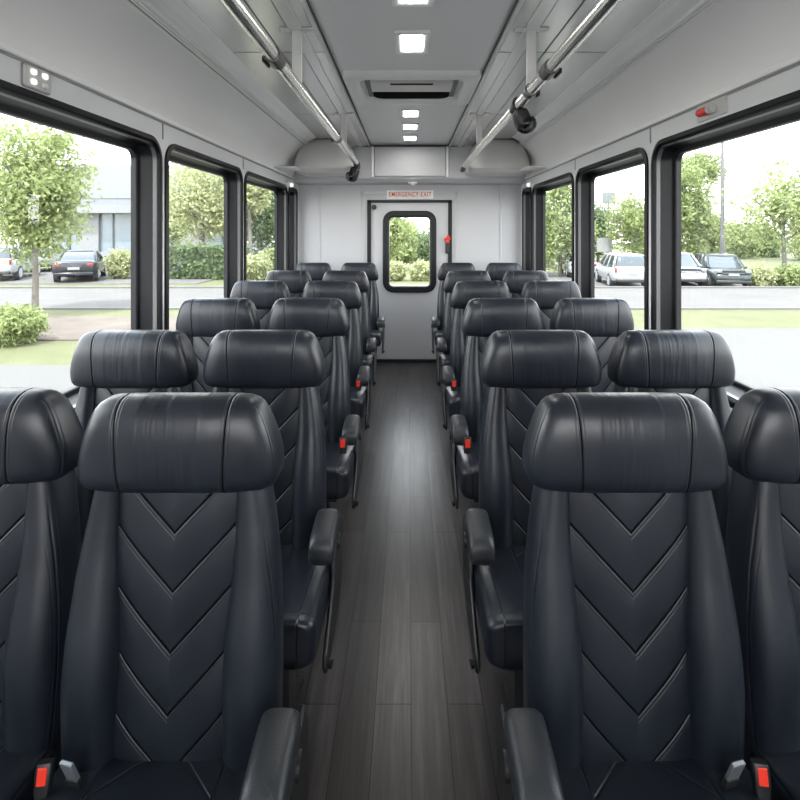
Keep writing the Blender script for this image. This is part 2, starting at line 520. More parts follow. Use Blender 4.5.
# handle: red lever on a black housing
hx = DX1 - .03 - dx
h = MB().box(hx - .022, hx + .022, -.045, .012, 1.215, 1.355).build('door_handle', 'plastic', door, .008); h['label'] = 'black handle housing with red lever'
MB().tube([(hx - .035, -.05, 1.375), (hx + .03, -.05, 1.385)], .016, 10).add(*([(hx - .012, -.06, 1.335), (hx + .018, -.06, 1.335), (hx + .018, -.06, 1.42), (hx - .012, -.06, 1.42), (hx - .012, -.044, 1.335), (hx + .018, -.044, 1.335), (hx + .018, -.044, 1.42), (hx - .012, -.044, 1.42)], [(0, 1, 2, 3), (4, 7, 6, 5), (0, 4, 5, 1), (1, 5, 6, 2), (2, 6, 7, 3), (3, 7, 4, 0)])).build('release_lever', 'red', h)
MB().tube([(DX0 - dx + .055, .014, DZ1 - .07), (DX0 - dx + .055, -.03, DZ1 - .07)], .028, 16).build('door_stop', 'plastic', door)

# baseboard and seams of the rear wall
mb = MB(); mb.box(XL, DX0 - .024, YB - .012, YB, 0, .05); mb.box(DX1 + .024, XR, YB - .012, YB, 0, .05)
structure(mb.build('baseboard_back', 'dark_seam'))
mb = MB()
for px in (319.5, 500.5):
    x = (px - VX) * YB / F
    mb.box(x - .012, x + .012, YB - .006, YB, .05, 1.985)
structure(mb.build('trim_1', 'rear', bevel=.003))
mb = MB()                                           # raised surround of the door
mb.box(DX0 - .085, DX0 - .055, YB - .008, YB, .05, DZ1 + .10); mb.box(DX1 + .055, DX1 + .085, YB - .008, YB, .05, DZ1 + .10)
mb.box(DX0 - .085, DX1 + .085, YB - .008, YB, DZ1 + .07, DZ1 + .10)
structure(mb.build('trim_2', 'rear', bevel=.003))

# ceiling: centre sheet, side sheets, cove panels, mouldings
CX0, CX1 = -.41, .443
TXL, TXR = -.97, 1.09                               # where cove meets ceiling
structure(MB().box(XL - .115, XR + .115, YF, YB + .1, ZC + .002, ZC + .09).build('ceiling', 'ceil'))
n = 3
def ceil_trim(mb, mat, **kw):
    global n
    o = structure(mb.build('trim_%d' % n, mat, **kw)); n += 1
    return o
ceil_trim(MB().box(TXL, CX0, YF, YB, ZC - .012, ZC + .002), 'ceil_side')
ceil_trim(MB().box(CX1, TXR, YF, YB, ZC - .012, ZC + .002), 'ceil_side')
for x, s in ((CX0, -1), (CX1, 1)):
    ceil_trim(MB().box(x - .010, x + .010, YF, YB, ZC - .020, ZC - .004), 'bracket', bevel=.003)
    a, b = sorted((x - s * .011, x - s * .016)); ceil_trim(MB().box(a, b, YF, YB, ZC - .013, ZC + .001), 'dark_seam')
for x in (-.50, .55):
    ceil_trim(MB().box(x - .03, x + .03, YF, YB, ZC - .022, ZC - .011), 'ceil_side', bevel=.003)
    ceil_trim(MB().box(x + math.copysign(.034, x) - .003, x + math.copysign(.034, x) + .003, YF, YB, ZC - .014, ZC - .0115), 'dark_seam')
    x2 = x + math.copysign(.14, x)
    ceil_trim(MB().box(x2 - .003, x2 + .003, YF, YB, ZC - .014, ZC - .0115), 'dark_seam')
mb = MB()
for y in (1.35, 2.62, 4.02):
    for a, b in ((TXL, CX0 - .012), (CX1 + .012, TXR)):
        mb.box(a, b, y - .002, y + .002, ZC - .0135, ZC - .0115)
ceil_trim(mb, 'dark_seam')
for X, TX, s in ((XL, TXL, -1), (XR, TXR, 1)):
    prof = []
    for i in range(13):                               # concave cove between wall seam and ceiling
        t = i / 12
        x = X + (TX - X) * (1 - math.cos(t * PI / 2)) ** .80 * 1.0
        z = ZS + (ZC - .060 - ZS) * (t * .35 + .65 * math.sin(t * PI / 2))
        prof.append((x, z))
    back = [(x + s * .02, z + .012) for x, z in prof]
    out = prof + back[::-1]
    mb = MB(); m_ = len(out)
    mb.prism(out, 1, YF, YB)
    ceil_trim(mb, 'cove', angle=30)
    a, b = sorted((X, X - s * .016))
    ceil_trim(MB().box(a, b, YF, YB, ZS - .012, ZS + .010), 'alu', bevel=.004)
    a, b = sorted((X, X - s * .006))
    ceil_trim(MB().box(a, b, YF, YB, ZS - .020, ZS - .012), 'seam')
    # bright flange and dark grooved extrusion along the cove edge
    zt = ZC - .060
    ceil_trim(MB().prism([(TX + s * .0, zt), (TX - s * .085, ZC - .013), (TX - s * .085, ZC - .008), (TX + s * .02, ZC - .008)], 1, YF, 5.02), 'alu')
    def gz_(o, dz): return (TX + s * o, zt - .36 * o + dz)
    ceil_trim(MB().prism([gz_(0, -.004), gz_(.048, -.006), gz_(.048, .012), gz_(0, .012)], 1, YF, 5.02), 'dark_seam')
    for o_ in (-.003, .010, .023, .040):
        ceil_trim(MB().prism([gz_(o_, -.012), gz_(o_ + .008, -.012), gz_(o_ + .008, .0), gz_(o_, .0)], 1, YF, 5.02), 'alu')
# wall posts between windows carry a slim cover strip
for X, s in ((XL, -1), (XR, 1)):
    mb = MB()
    for i in range(2):
        WINS = WINS_L if s < 0 else WINS_R
        y = (WINS[i][1] + WINS[i + 1][0]) / 2
        a, b = sorted((X, X - s * .004)); mb.box(a, b, y - .004, y + .004, HEAD + .015, ZS - .02)
    ceil_trim(mb, 'seam')

# rear bulkhead under the ceiling
mb = MB()
mb.box(XL, XR, 5.55, YB, 2.03, ZC - .012)
mb.prism([(5.55, 2.03), (5.60, 1.99), (YB, 1.985), (YB, 2.03)], 0, XL, XR)
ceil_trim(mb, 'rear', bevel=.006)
x0, x1 = (374 - VX) * 5.5 / F, (446 - VX) * 5.5 / F
ceil_trim(MB().box(x0, x1, 5.525, 5.55, 2.05, ZC - .022), 'rear', bevel=.008)
mb = MB(); mb.box(x0 - .03, x0 - .006, 5.53, 5.55, 2.045, ZC - .015); mb.box(x1 + .006, x1 + .03, 5.53, 5.55, 2.045, ZC - .015)
ceil_trim(mb, 'alu', bevel=.004)
ceil_trim(MB().box(x0 - .2, x1 + .2, 5.53, 5.555, ZC - .020, ZC - .008), 'dark_seam')

# ------------------------------------------------------------------ fittings on the ceiling and walls
# rounded plastic housings in the rear corners
def housing(xa, xb, label):
    cx = (xa + xb) / 2; hw = (xb - xa) / 2
    root = empty('speaker_housing', (cx, 5.55, 2.05)); tag(root, label, 'housing', 'rounded housings in the rear ceiling corners')
    rings = []
    for z, wx, dep, sh in ((.0, .93, .46, 0), (.008, .98, .50, 0), (.03, 1.0, .56, 0), (.07, 1.0, .56, 0), (.14, .97, .55, 0), (.21, .90, .52, 0), (.27, .80, .49, 0), (.31, .68, .46, 0), (.326, .60, .43, 0)):
        rings.append([(p[0], p[1], z) for p in sering(0, -dep / 2, hw * wx, dep / 2, 3.6, 48)])
    MB().loft(rings).build('housing_shell', 'plastic_grey', root)
    MB().loft([[(p[0], p[1], z) for p in sering(0, -.265, hw * .990, .283, 3.6, 48)] for z in (.048, .054)]).build('trim_bead', 'bracket', root)
housing(-1.13, -.52, 'pale grey rounded housing beside the bulkhead above the window-side seats, left of the door')
housing(.60, 1.21, 'pale grey rounded housing beside the bulkhead, right of the rear door')
for sgn, X in ((-1, XL), (1, XR)):                    # bright end caps of the cove below the housings
    a, b = sorted((X - sgn * .005, X - sgn * .20))
    o = MB().prism([(a, ZS + .015), (b, ZS + .015), (b, ZS + .025), (a, ZS + .025)], 1, 4.72, 4.98).build('shelf_strip', 'white_plastic', None, .004)
    tag(o, 'white strip under the %s rounded corner housing' % ('left' if sgn < 0 else 'right'), 'strip', 'strips under the corner housings')

# grab rails
def rail(X, Z, y1, stan, coup, label):
    root = empty('grab_rail', (X, 2.0, Z)); tag(root, label, 'grab rail', 'chrome grab rails along the aisle')
    L = lambda y: y - 2.0
    MB().tube([(0, L(YF + .1), 0), (0, L(y1), 0)], .0255, 20).build('tube', 'chrome', root)
    for y in stan:
        st = MB().box(-.022, .022, L(y) - .008, L(y) + .008, .012, ZC - .018 - Z).build('stanchion', 'bracket', root, .003)
        MB().box(-.075, .075, L(y) - .02, L(y) + .02, ZC - .020 - Z, ZC - .0125 - Z).build('mounting_plate', 'bracket', st, .002)
    for y, w in coup:
        c = MB().tube([(0, L(y - w / 2), 0), (0, L(y + w / 2), 0)], .031, 20).build('coupling', 'coupling', root)
        s = math.copysign(1, X)
        MB().box(s * .033 - .005, s * .033 + .005, L(y) - w * .45, L(y) + w * .45, -.026, -.006).build('clip', 'plastic', c, .002)
    return root
rail(-.495, 2.12, 5.02, (.75, 2.315, 4.0), ((1.93, .09), (3.62, .07)), 'chrome grab rail left of the aisle, with a black camera at its far end')
rail(.55, 2.105, 5.02, (.75, 2.315, 4.0), ((2.02, .09), (2.33, .05)), 'chrome grab rail right of the aisle, with a black camera clamped halfway')

def camera_unit(loc, s, label, sc=1.0):
    root = empty('dome_camera', loc); tag(root, label, 'camera', 'black cameras on the grab rails')
    root.rotation_euler = (math.radians(-8), math.radians(s * -18), 0)
    MB().tube([(0, -.05 * sc, 0), (0, .05 * sc, 0)], .031, 20).build('clamp', 'plastic', root)
    rings = [[(p[0], p[1], z * sc) for p in sering(0, 0, rx * sc, ry * sc, 3.2, 32)] for z, rx, ry in ((-.02, .022, .03), (-.035, .036, .042), (-.05, .04, .046), (-.10, .042, .048), (-.112, .036, .04))]
    MB().loft(rings).build('camera_body', 'plastic', root)
    rings = [[(p[0], p[1], z * sc) for p in sering(.012 * s, 0, r * sc, r * sc, 2, 28)] for z, r in ((-.085, .05), (-.10, .053), (-.12, .05), (-.138, .038), (-.148, .02), (-.151, .006))]
    MB().loft(rings).build('dome', 'smoke', root)
    MB().tube([(.01 * s, 0, -.112 * sc), (.01 * s, -.004, -.130 * sc)], .016 * sc, 14).build('lens', 'car_glass', root)
camera_unit((.55, 2.62, 2.105), 1, 'black camera with a clear dome clamped halfway along the right-hand grab rail')
camera_unit((-.495, 5.02, 2.105), -1, 'black dome camera on the far end of the left-hand grab rail, above the rear seats', 1.15)
tip = MB().tube([(.55, 5.02, 2.105), (.55, 5.14, 2.095), (.545, 5.2, 2.08)], .024, 16).build('rail_end_cap', 'coupling')
tag(tip, 'dark end cap at the rear tip of the right-hand grab rail', 'end cap')

# ceiling lights
for i, (ya, yb, lab) in enumerate(((1.80, 2.09, 'square ceiling light at the top edge, nearest the front of the bus'), (2.37, 2.65, 'square ceiling light in front of the roof vent'), (3.90, 4.16, 'ceiling light just behind the roof vent'), (4.42, 4.68, 'ceiling light in the middle of the three behind the roof vent'), (4.97, 5.24, 'ceiling light closest to the rear bulkhead'))):
    x0, x1 = .020 - .084, .020 + .084
    root = empty('ceiling_light', (.02, (ya + yb) / 2, ZC)); tag(root, lab, 'ceiling light', 'square lights along the ceiling')
    hy = (yb - ya) / 2
    rings = [[(p[0], p[1], z) for p in rrect(-.084 + o, .084 - o, -hy + o, hy - o, .008, 3)] for o, z in ((0, .002), (0, -.010), (.004, -.013), (.024, -.012), (.032, -.004), (.032, .002))]
    MB().loft(rings, closed=True).build('light_frame', 'white_plastic', root)
    MB().box(-.053, .053, -hy + .031, hy - .031, -.006, .001).build('diffuser', 'led' if ya < 3 else 'led_rear', root)

# roof vent
root = empty('roof_vent', (.022, 3.30, ZC)); tag(root, 'grey roof vent with a rounded recess and dark slot in the ceiling', 'roof vent')
hx, hy = .40, .34
def vl(u, w, r, z): return [(p[0], p[1], z) for p in rrect(-u, u, -w, w, r, 8)]
MB().loft([vl(hx, hy, .02, .002), vl(hx, hy, .02, -.028), vl(hx - .01, hy - .01, .02, -.036), vl(hx - .075, hy - .065, .08, -.036), vl(hx - .088, hy - .078, .08, -.028), vl(hx - .095, hy - .085, .075, -.003), vl(hx - .095, hy - .085, .075, .002)], closed=True).build('vent_frame', 'vent_grey', root)
MB().box(-.285, .285, -.22, .22, -.006, .0015).build('vent_housing', 'recess', root)
rings = []
for yy, zz in ((-.19, -.008), (-.17, -.022), (-.02, -.030), (.02, -.026), (.05, -.010)):
    rings.append([(sx, yy, z) for sx, z in ((-.25, zz), (.25, zz), (.25, -.004), (-.25, -.004))])
MB().loft(rings).build('vent_cover', 'plastic_grey', root, .004)
MB().prism([(p[0], p[1]) for p in rrect(-.25, .25, .05, .235, .07)], 2, -.016, -.005).build('vent_slot', 'slot', root)
MB().box(-.13, .13, -.17, -.155, -.034, -.026).build('vent_latch', 'plastic', root, .003)

# emergency exit sign
yz = 1.48 + (230 - 194.6) * YB / F
sign = empty('exit_sign', ((410 - VX) * YB / F, YB, yz)); tag(sign, 'white sign with red EMERGENCY EXIT lettering above the rear door', 'sign')
MB().box(-.262, .262, -.012, 0, -.047, .047).build('sign_plate', 'sign_white', sign, .003)
cu = bpy.data.curves.new('lettering', 'FONT'); cu.body = 'EMERGENCY EXIT'; cu.align_x = 'CENTER'; cu.align_y = 'CENTER'; cu.size = .074; cu.extrude = .001; cu.offset = .0008; cu.space_character = 1.12
to = bpy.data.objects.new('lettering', cu); COL.objects.link(to); to.parent = sign; to.rotation_euler = (PI / 2, 0, 0); to.location = (0, -.0135, 0.0); cu.materials.append(M['sign_red'])
bpy.context.view_layer.update()
k_ = .475 / max(.01, to.dimensions.x)
me_ = bpy.data.meshes.new_from_object(to.evaluated_get(bpy.context.evaluated_depsgraph_get()))
bpy.data.objects.remove(to)
to = bpy.data.objects.new('lettering', me_); COL.objects.link(to); to.parent = sign; to.rotation_euler = (PI / 2, 0, 0); to.location = (0, -.0135, 0.0); to.scale = (k_, 1, 1)
to['label'] = 'red EMERGENCY EXIT lettering'

# lamp over the door sign
root = empty('dome_lamp', ((413 - VX) * 5.6 / F, 5.60, 1.985)); tag(root, 'small oval lamp under the rear bulkhead above the exit sign', 'lamp')
MB().loft([[(p[0], p[1], z) for p in sering(0, 0, rx, ry, 2, 28)] for z, rx, ry in ((.01, .05, .035), (-.006, .05, .035), (-.012, .046, .03))]).build('lamp_base', 'plastic_grey', root)
MB().loft([[(p[0], p[1], z) for p in sering(0, 0, rx, ry, 2, 28)] for z, rx, ry in ((-.010, .034, .022), (-.02, .03, .02), (-.028, .018, .012))]).build('lamp_lens', 'white_plastic', root)
for X, s, lab in ((XL, -1, 'left'), (XR, 1, 'right')):
    root = empty('reading_lamp', (X - s * .0, 5.303, 1.95)); tag(root, 'small white lamp on the rearmost window post, %s of the door' % lab, 'lamp', 'small lamps on the rear window posts')
    MB().tube([(-s * .001, 0, 0), (-s * .03, 0, 0)], .03, 18).build('lamp_base', 'white_plastic', root)
    MB().loft([[(-s * x, p[0], p[1]) for p in sering(0, -.01, r, r, 2, 20)] for x, r in ((.026, .022), (.045, .022), (.058, .014))]).build('lamp_head', 'led_dim', root)

# light panel above the first left window
y0p, y1p = 1.23 * F / (VX - 24), 1.23 * F / (VX - 46)
root = empty('light_cluster', (XL, (y0p + y1p) / 2, 1.978)); tag(root, 'pale square plate with four small lamps above the left front window', 'wall light')
hy = (y1p - y0p) / 2 + .012
MB().loft([[(x, p[0], p[1]) for p in rrect(-hy + o, hy - o, -.036 + o, .036 - o, .012, 5)] for x, o in ((.0, 0), (.008, 0), (.012, .003))]).build('plate', 'plastic_grey', root)
mb = MB().loft([[(x, p[0], p[1]) for p in rrect(-hy + o, hy - o, -.036 + o, .036 - o, .012, 5)] for x, o in ((.0, -.003), (.006, -.003), (.006, .001), (.0, .001))], closed=True).build('rim', 'seam', root)
for a, b, m_ in ((-.42, .016, 'led_dim'), (.42, .016, 'led_dim'), (-.42, -.016, 'led_dim'), (.42, -.016, 'white_plastic')):
    MB().loft([[(x, a * hy + p[0], b + p[1]) for p in sering(0, 0, r, r * .85, 3, 16)] for x, r in ((.010, .0125), (.018, .011), (.020, .006))]).build('small_lamp', m_, root)
# red warning lamp above the first right window
ya, yb = 1.27 * F / (728 - VX), 1.27 * F / (698 - VX)
root = empty('warning_lamp', (XR, (ya + yb) / 2, 1.985)); tag(root, 'red cylindrical warning lamp on a grey plate above the right front window', 'warning lamp')
hy = (yb - ya) / 2
MB().loft([[(-x, p[0], p[1]) for p in rrect(-hy + o, hy - o, -.038 + o, .032 - o, .006, 4)] for x, o in ((.0, 0), (.005, 0), (.007, .002))]).build('plate', 'plastic_grey', root)
prof = [(-.052, .004), (-.050, .012), (-.044, .0165), (.02, .0175)]
yc = .016
lens = MB().loft([[(-.024 + p[0], yc - y, p[1] - .006) for p in sering(0, 0, r, r, 2, 20)] for y, r in ((-.05, .004), (-.046, .013), (-.036, .0175), (.034, .0185), (.036, .0185))]).build('red_lens', 'red_lens', root); lens['label'] = 'red lens'
MB().loft([[(-.024 + p[0], yc - y, p[1] - .006) for p in sering(0, 0, r, r, 2, 20)] for y, r in ((.036, .0195), (.044, .0195), (.046, .0165), (.052, .0165), (.054, .0190), (.062, .017))]).build('lamp_socket', 'plastic_grey', root)

# ------------------------------------------------------------------ seats
def yf(z): return .028 - (.95 - z) * .080              # front plane of the backrest, reclined
def hw(z):
    pts = [(.34, .203), (.45, .207), (.6, .208), (.7, .206), (.8, .199), (.88, .188), (.96, .173), (1.02, .160)]
    for (a, b), (c, d) in zip(pts, pts[1:]):
        if z <= c: return b + (d - b) * max(0, (z - a)) / (c - a)
    return pts[-1][1]

def seat_meshes(s):
    """s: +1 = aisle on the seat's +x side, -1 = on its -x side"""
    A = {}
    # rear shell
    rings = []
    for z in np.linspace(.36, 1.02, 16):
        w = hw(z) - .012
        e = .75 if z < .37 else 1
        rings.append([(p[0], p[1], z) for p in sering(0, yf(z) + .072, w * e, .052, 3.5, 40)])
    A['backrest'] = MB().loft(rings).mesh('backrest')
    # centre panel
    mb = MB(); nx, nz = 49, 70; vs = []; fs = []
    zs = np.linspace(.37, .985, nz)
    def xin(z):
        t = max(0, min(1, (.86 - z) / .22)); t = t * t * (3 - 2 * t)
        return .114 - .012 * t
    for z in zs:
        for i in range(nx):
            u = -1 + 2 * i / (nx - 1)
            x = u * (xin(z) + .004)
            sv = ((z - 1.05 * abs(x) - .882 + 1.1) / .11) % 1.0
            pf = math.sin(sv * PI) ** .6
            y = yf(z) + .012 - .010 * (1 - u ** 4) - .0012 * pf - .006 * math.exp(-((z - .55) / .14) ** 2)
            vs.append((x, y, z))
    m_ = len(vs)
    vs += [(p[0], p[1] + .05, p[2]) for p in vs]
    for j in range(nz - 1):
        for i in range(nx - 1):
            a = j * nx + i
            fs.append((a, a + 1, a + nx + 1, a + nx)); fs.append((m_ + a, m_ + a + nx, m_ + a + nx + 1, m_ + a + 1))
    for i in range(nx - 1):
        fs.append((i, m_ + i, m_ + i + 1, i + 1)); b = (nz - 1) * nx + i
        fs.append((b, b + 1, m_ + b + 1, m_ + b))
    for j in range(nz - 1):
        for i in (0, nx - 1):
            a = j * nx + i
            fs.append((a, a + nx, m_ + a + nx, m_ + a))
    A['panel'] = MB().add(vs, fs).mesh('center_panel', 60)
    for q in (-1, 1):
        rings = []
        for z in np.linspace(.365, .985, 34):
            a, b = xin(z) - .002, hw(z)
            t = (z - .40) / .55
            bul = .018 + .034 * math.exp(-((t - .40) / .34) ** 2)
            e = 1.0 if z > .37 else .8
            cx = (a + b) / 2; rx = (b - a) / 2 * e
            y0 = yf(z) - bul + .012; y1 = yf(z) + .10
            ring = sering(cx, (y0 + y1) / 2, rx, (y1 - y0) / 2, 2.45, 36)
            rings.append([(q * p[0], p[1], z) for p in ring])
        A['bolster%d' % q] = MB().loft(rings).mesh('side_bolster', 60)
    # headrest
    prof = [(.958, .160, .030), (.962, .180, .052), (.970, .192, .063), (.981, .1975, .069), (.997, .199, .071), (1.018, .1985, .0715), (1.044, .1935, .070), (1.070, .186, .068), (1.092, .179, .064), (1.110, .172, .058), (1.124, .165, .050), (1.134, .157, .040), (1.141, .146, .028), (1.145, .128, .013)]
    rings = [[(p[0], p[1] + .0, z) for p in sering(0, .070 - .10 * (z - 1.0), rx, ry, 4.2, 72)] for z, rx, ry in prof]
    A['headrest'] = MB().loft(rings).mesh('headrest', 70)
    # cushion
    rings = []
    yb_ = -.02
    prof = [(-.385, .90, .78), (-.382, .95, .88), (-.372, .985, .96), (-.355, 1, 1), (-.25, 1, 1), (-.12, 1, 1), (yb_, 1, 1), (.015, .98, .96)]
    for y, ex, ez in prof:
        t = (y + .385) / .40
        zt = .512 - .045 * t; zb = .372 - .01 * t
        cz = (zt + zb) / 2
        rings.append([(p[0], y, p[1]) for p in sering(s * .017, cz, .229 * ex, (zt - zb) / 2 * ez, 6, 56)])
    A['cushion'] = MB().loft(rings).mesh('seat_cushion', 60)
    A['cushion_w'] = MB().loft([[((p[0] - s * .017) * .205 / .229, p[1], p[2]) for p in r] for r in rings]).mesh('seat_cushion', 60)
    # armrest pad, side cover, pivot, lever
    rings = []
    for y, e, dz in ((-.050, .35, 0.008), (-.053, .70, .006), (-.062, .92, .004), (-.08, 1, .002), (-.10, 1, .0), (-.13, 1, -.003), (-.165, 1, -.008), (-.188, .94, -.013), (-.202, .78, -.019), (-.208, .5, -.023)):
        rings.append([(p[0], y, p[1]) for p in sering(s * .230, .576 + dz, .038 * (.7 + .3 * e), .038 * e, 3.2, 28)])
    A['arm'] = MB().loft(rings).mesh('armrest', 60)
    out = [(-.11, .55), (.01, .56), (.04, .50), (.04, .42), (.01, .34), (-.08, .30), (-.22, .285), (-.285, .29), (-.30, .315), (-.29, .345), (-.21, .39), (-.14, .45)]
    a, b = sorted((s * .249, s * .262))
    A['side'] = MB().prism(out, 0, a, b).mesh('side_cover')
    A['pivot'] = MB().tube([(s * .262, -.075, .525), (s * .270, -.075, .525)], .022, 20).mesh('armrest_pivot')
    A['lever'] = MB().tube([(s * .262, -.275, .312), (s * .274, -.277, .311)], [.010, .012], 14).mesh('recline_lever')
    # legs
    for q in (-1, 1):
        out = [(-.30, 0), (.02, 0), (.02, .02), (-.10, .05), (-.09, .355), (-.20, .355), (-.19, .05), (-.30, .02)]
        A['leg%d' % q] = MB().prism(out, 0, q * .12 - .018, q * .12 + .018).mesh('leg')
    A['pan'] = MB().box(-.19, .19, -.34, .01, .350, .376).mesh('seat_pan')
    # belts
    A['tongue'] = MB().box(-.013, .013, -.004, .004, 0, .045).mesh('belt_tongue')
    A['tongue_grip'] = MB().box(-.013, .013, -.006, .006, -.022, .004).mesh('tongue_grip')
    A['buckle'] = MB().loft([[(p[0], p[1], z) for p in sering(0, 0, rx, ry, 4, 20)] for z, rx, ry in ((-.03, .015, .010), (-.01, .018, .012), (.03, .018, .012), (.036, .016, .010))]).mesh('belt_buckle')
    A['button'] = MB().box(-.0105, .0105, -.0145, -.010, -.004, .031).mesh('release_button')
    return A

def ob(name, me, mat, parent, bevel=0, loc=None, rot=None):
    o = bpy.data.objects.new(name, me)
    if not me.materials: me.materials.append(M[mat])
    COL.objects.link(o); o.parent = parent
    if loc: o.location = loc
    if rot: o.rotation_euler = rot
    if bevel:
        b = o.modifiers.new('edge', 'BEVEL'); b.width = bevel; b.segments = 2; b.limit_method = 'ANGLE'
    return o

MESH = {1: seat_meshes(1), -1: seat_meshes(-1)}
def make_seat(s, aisle, side_buckle=False):
    """s: the seat's aisle side (+1: to +x)"""
    A = MESH[s]
    root = empty('passenger_seat')
    b = ob('backrest', A['backrest'], 'leather', root)
    ob('center_panel', A['panel'], 'panel', b)
    ob('side_bolster', A['bolster-1'], 'bolster', b); ob('side_bolster', A['bolster1'], 'bolster', b)
    ob('headrest', A['headrest'], 'headrest', root)
    ob('seat_cushion', A['cushion' if aisle else 'cushion_w'], 'cushion', root)
    ob('seat_pan', A['pan'], 'plastic', root)
    for q in (-1, 1): ob('leg', A['leg%d' % q], 'frame_steel', root)
    if aisle:
        ar = ob('armrest', A['arm'], 'arm', root)
        ob('armrest_pivot', A['pivot'], 'plastic', ar)
        sc = ob('side_cover', A['side'], 'plastic', root, .006)
        ob('recline_lever', A['lever'], 'plastic', sc)
        t = ob('belt_tongue', A['tongue'], 'tongue', root, .002, (-s * .142, -.066, .494), (math.radians(20), 0, math.radians(-s * 14)))
        ob('tongue_grip', A['tongue_grip'], 'plastic', t, .002)
        k_ = ob('belt_buckle', A['buckle'], 'plastic', root, 0, (-s * .194, -.068, .492), (math.radians(-14), 0, math.radians(s * 8)))
        k_.scale = (.78, .78, .78)
        bt = ob('release_button', A['button'], 'red', k_, .002); bt['label'] = 'red release button'
        if side_buckle:
            k_ = ob('belt_buckle', A['buckle'], 'plastic', root, 0, (s * .205, -.235, .540), (math.radians(-4), 0, 0))
            bt = ob('release_button', A['button'], 'red', k_, .002); bt['label'] = 'red release button'
    return root

ROWD = [1.00, 1.675, 2.495, 3.37, 4.24, 5.26]
ORD = ['front row', 'second row', 'third row', 'fourth row', 'fifth row', 'last row']
XA_L = [-.460, -.478, -.488, -.505, -.520, -.500]
XW_L = [-.905, -.915, -.935, -.975, -.99, -.97]
XA_R = [.440, .442, .464, .482, .496, .503]
XW_R = [.885, .880, .905, .945, .975, .985]
proto = {('L', 'A', 0): make_seat(1, True), ('L', 'A', 1): make_seat(1, True, True), ('L', 'W', 0): make_seat(1, False),
         ('R', 'A', 0): make_seat(-1, True), ('R', 'A', 1): make_seat(-1, True, True), ('R', 'W', 0): make_seat(-1, False)}
used = set()
for i, d in enumerate(ROWD):
    for side, kind, X in (('L', 'A', XA_L[i]), ('L', 'W', XW_L[i]), ('R', 'A', XA_R[i]), ('R', 'W', XW_R[i])):
        key = (side, kind, 1 if kind == 'A' and i in (2, 3) else 0)
        o = proto[key] if key not in used else copy_tree(proto[key])
        used.add(key)
        o.location = (X, d + (.035 if kind == 'W' and i == 0 else 0), 0)
        extra = ' with red buckle' if key[2] else ''
        tag(o, 'black leather %s seat%s, %s, %s of the aisle' % ('aisle' if kind == 'A' else 'window', extra, ORD[i], 'left' if side == 'L' else 'right'), 'seat', 'black leather passenger seats in rows')

# ------------------------------------------------------------------ outside
GZ = -1.02
def slab(name, mat, x0, x1, y0, y1, z, th=.2):
    o = MB().box(x0, x1, y0, y1, z - th, z).build(name, mat); return structure(o)
slab('ground', 'grass', -90, 90, -30, 110, GZ - .35, .3)
slab('lawn', 'grass', -40, 40, 9.6, 16.5, GZ - .04, .25)
slab('lawn', 'grass', -90, 5.5, 22.55, 110, GZ - .04, .25)
slab('forecourt', 'concrete', -40, 40, -20, 9.6, GZ)
slab('forecourt', 'concrete', 1.0, 40, 9.6, 13.2, GZ)
slab('path', 'path', -40, .9, 11.9, 15.1, GZ - .01)
slab('road', 'road', -80, 80, 16.7, 22.3, GZ - .005)
slab('kerb', 'kerb', -80, 80, 22.3, 22.55, GZ + .06)
slab('kerb', 'kerb', -80, 80, 16.5, 16.7, GZ + .02)
slab('parking_lot', 'road', -80, -9.9, 24.3, 33, GZ - .01)
slab('parking_lot', 'road', 5.5, 80, 22.6, 34, GZ - .25)

def leaves(n_cl, per, half, size, spread=.28, seed=0, surf=.6, flat=False):
    """leaf quads clustered inside an ellipsoid with half axes 'half' centred at 0"""
    r = np.random.default_rng(seed)
    d = r.normal(size=(n_cl, 3)); d /= np.linalg.norm(d, axis=1)[:, None]
    rad = (surf + (1 - surf) * r.random(n_cl)) * np.where(r.random(n_cl) < .25, r.random(n_cl), 1)
    c = d * rad[:, None] * np.array(half) * .88
    p = np.repeat(c, per, axis=0) + r.normal(size=(n_cl * per, 3)) * spread * min(half)
    N = len(p)
    a = r.normal(size=(N, 3)); a /= np.linalg.norm(a, axis=1)[:, None]
    b = r.normal(size=(N, 3)); b -= a * (a * b).sum(1)[:, None]; b /= np.linalg.norm(b, axis=1)[:, None]
    s = size * (.6 + .8 * r.random(N))[:, None]
    q = np.stack([p - a * s, p - b * s * .45, p + a * s, p + b * s * .45], axis=1).reshape(-1, 3)
    me = bpy.data.meshes.new('foliage')
    me.from_pydata(q.tolist(), [], np.arange(4 * N).reshape(-1, 4).tolist())
    return me

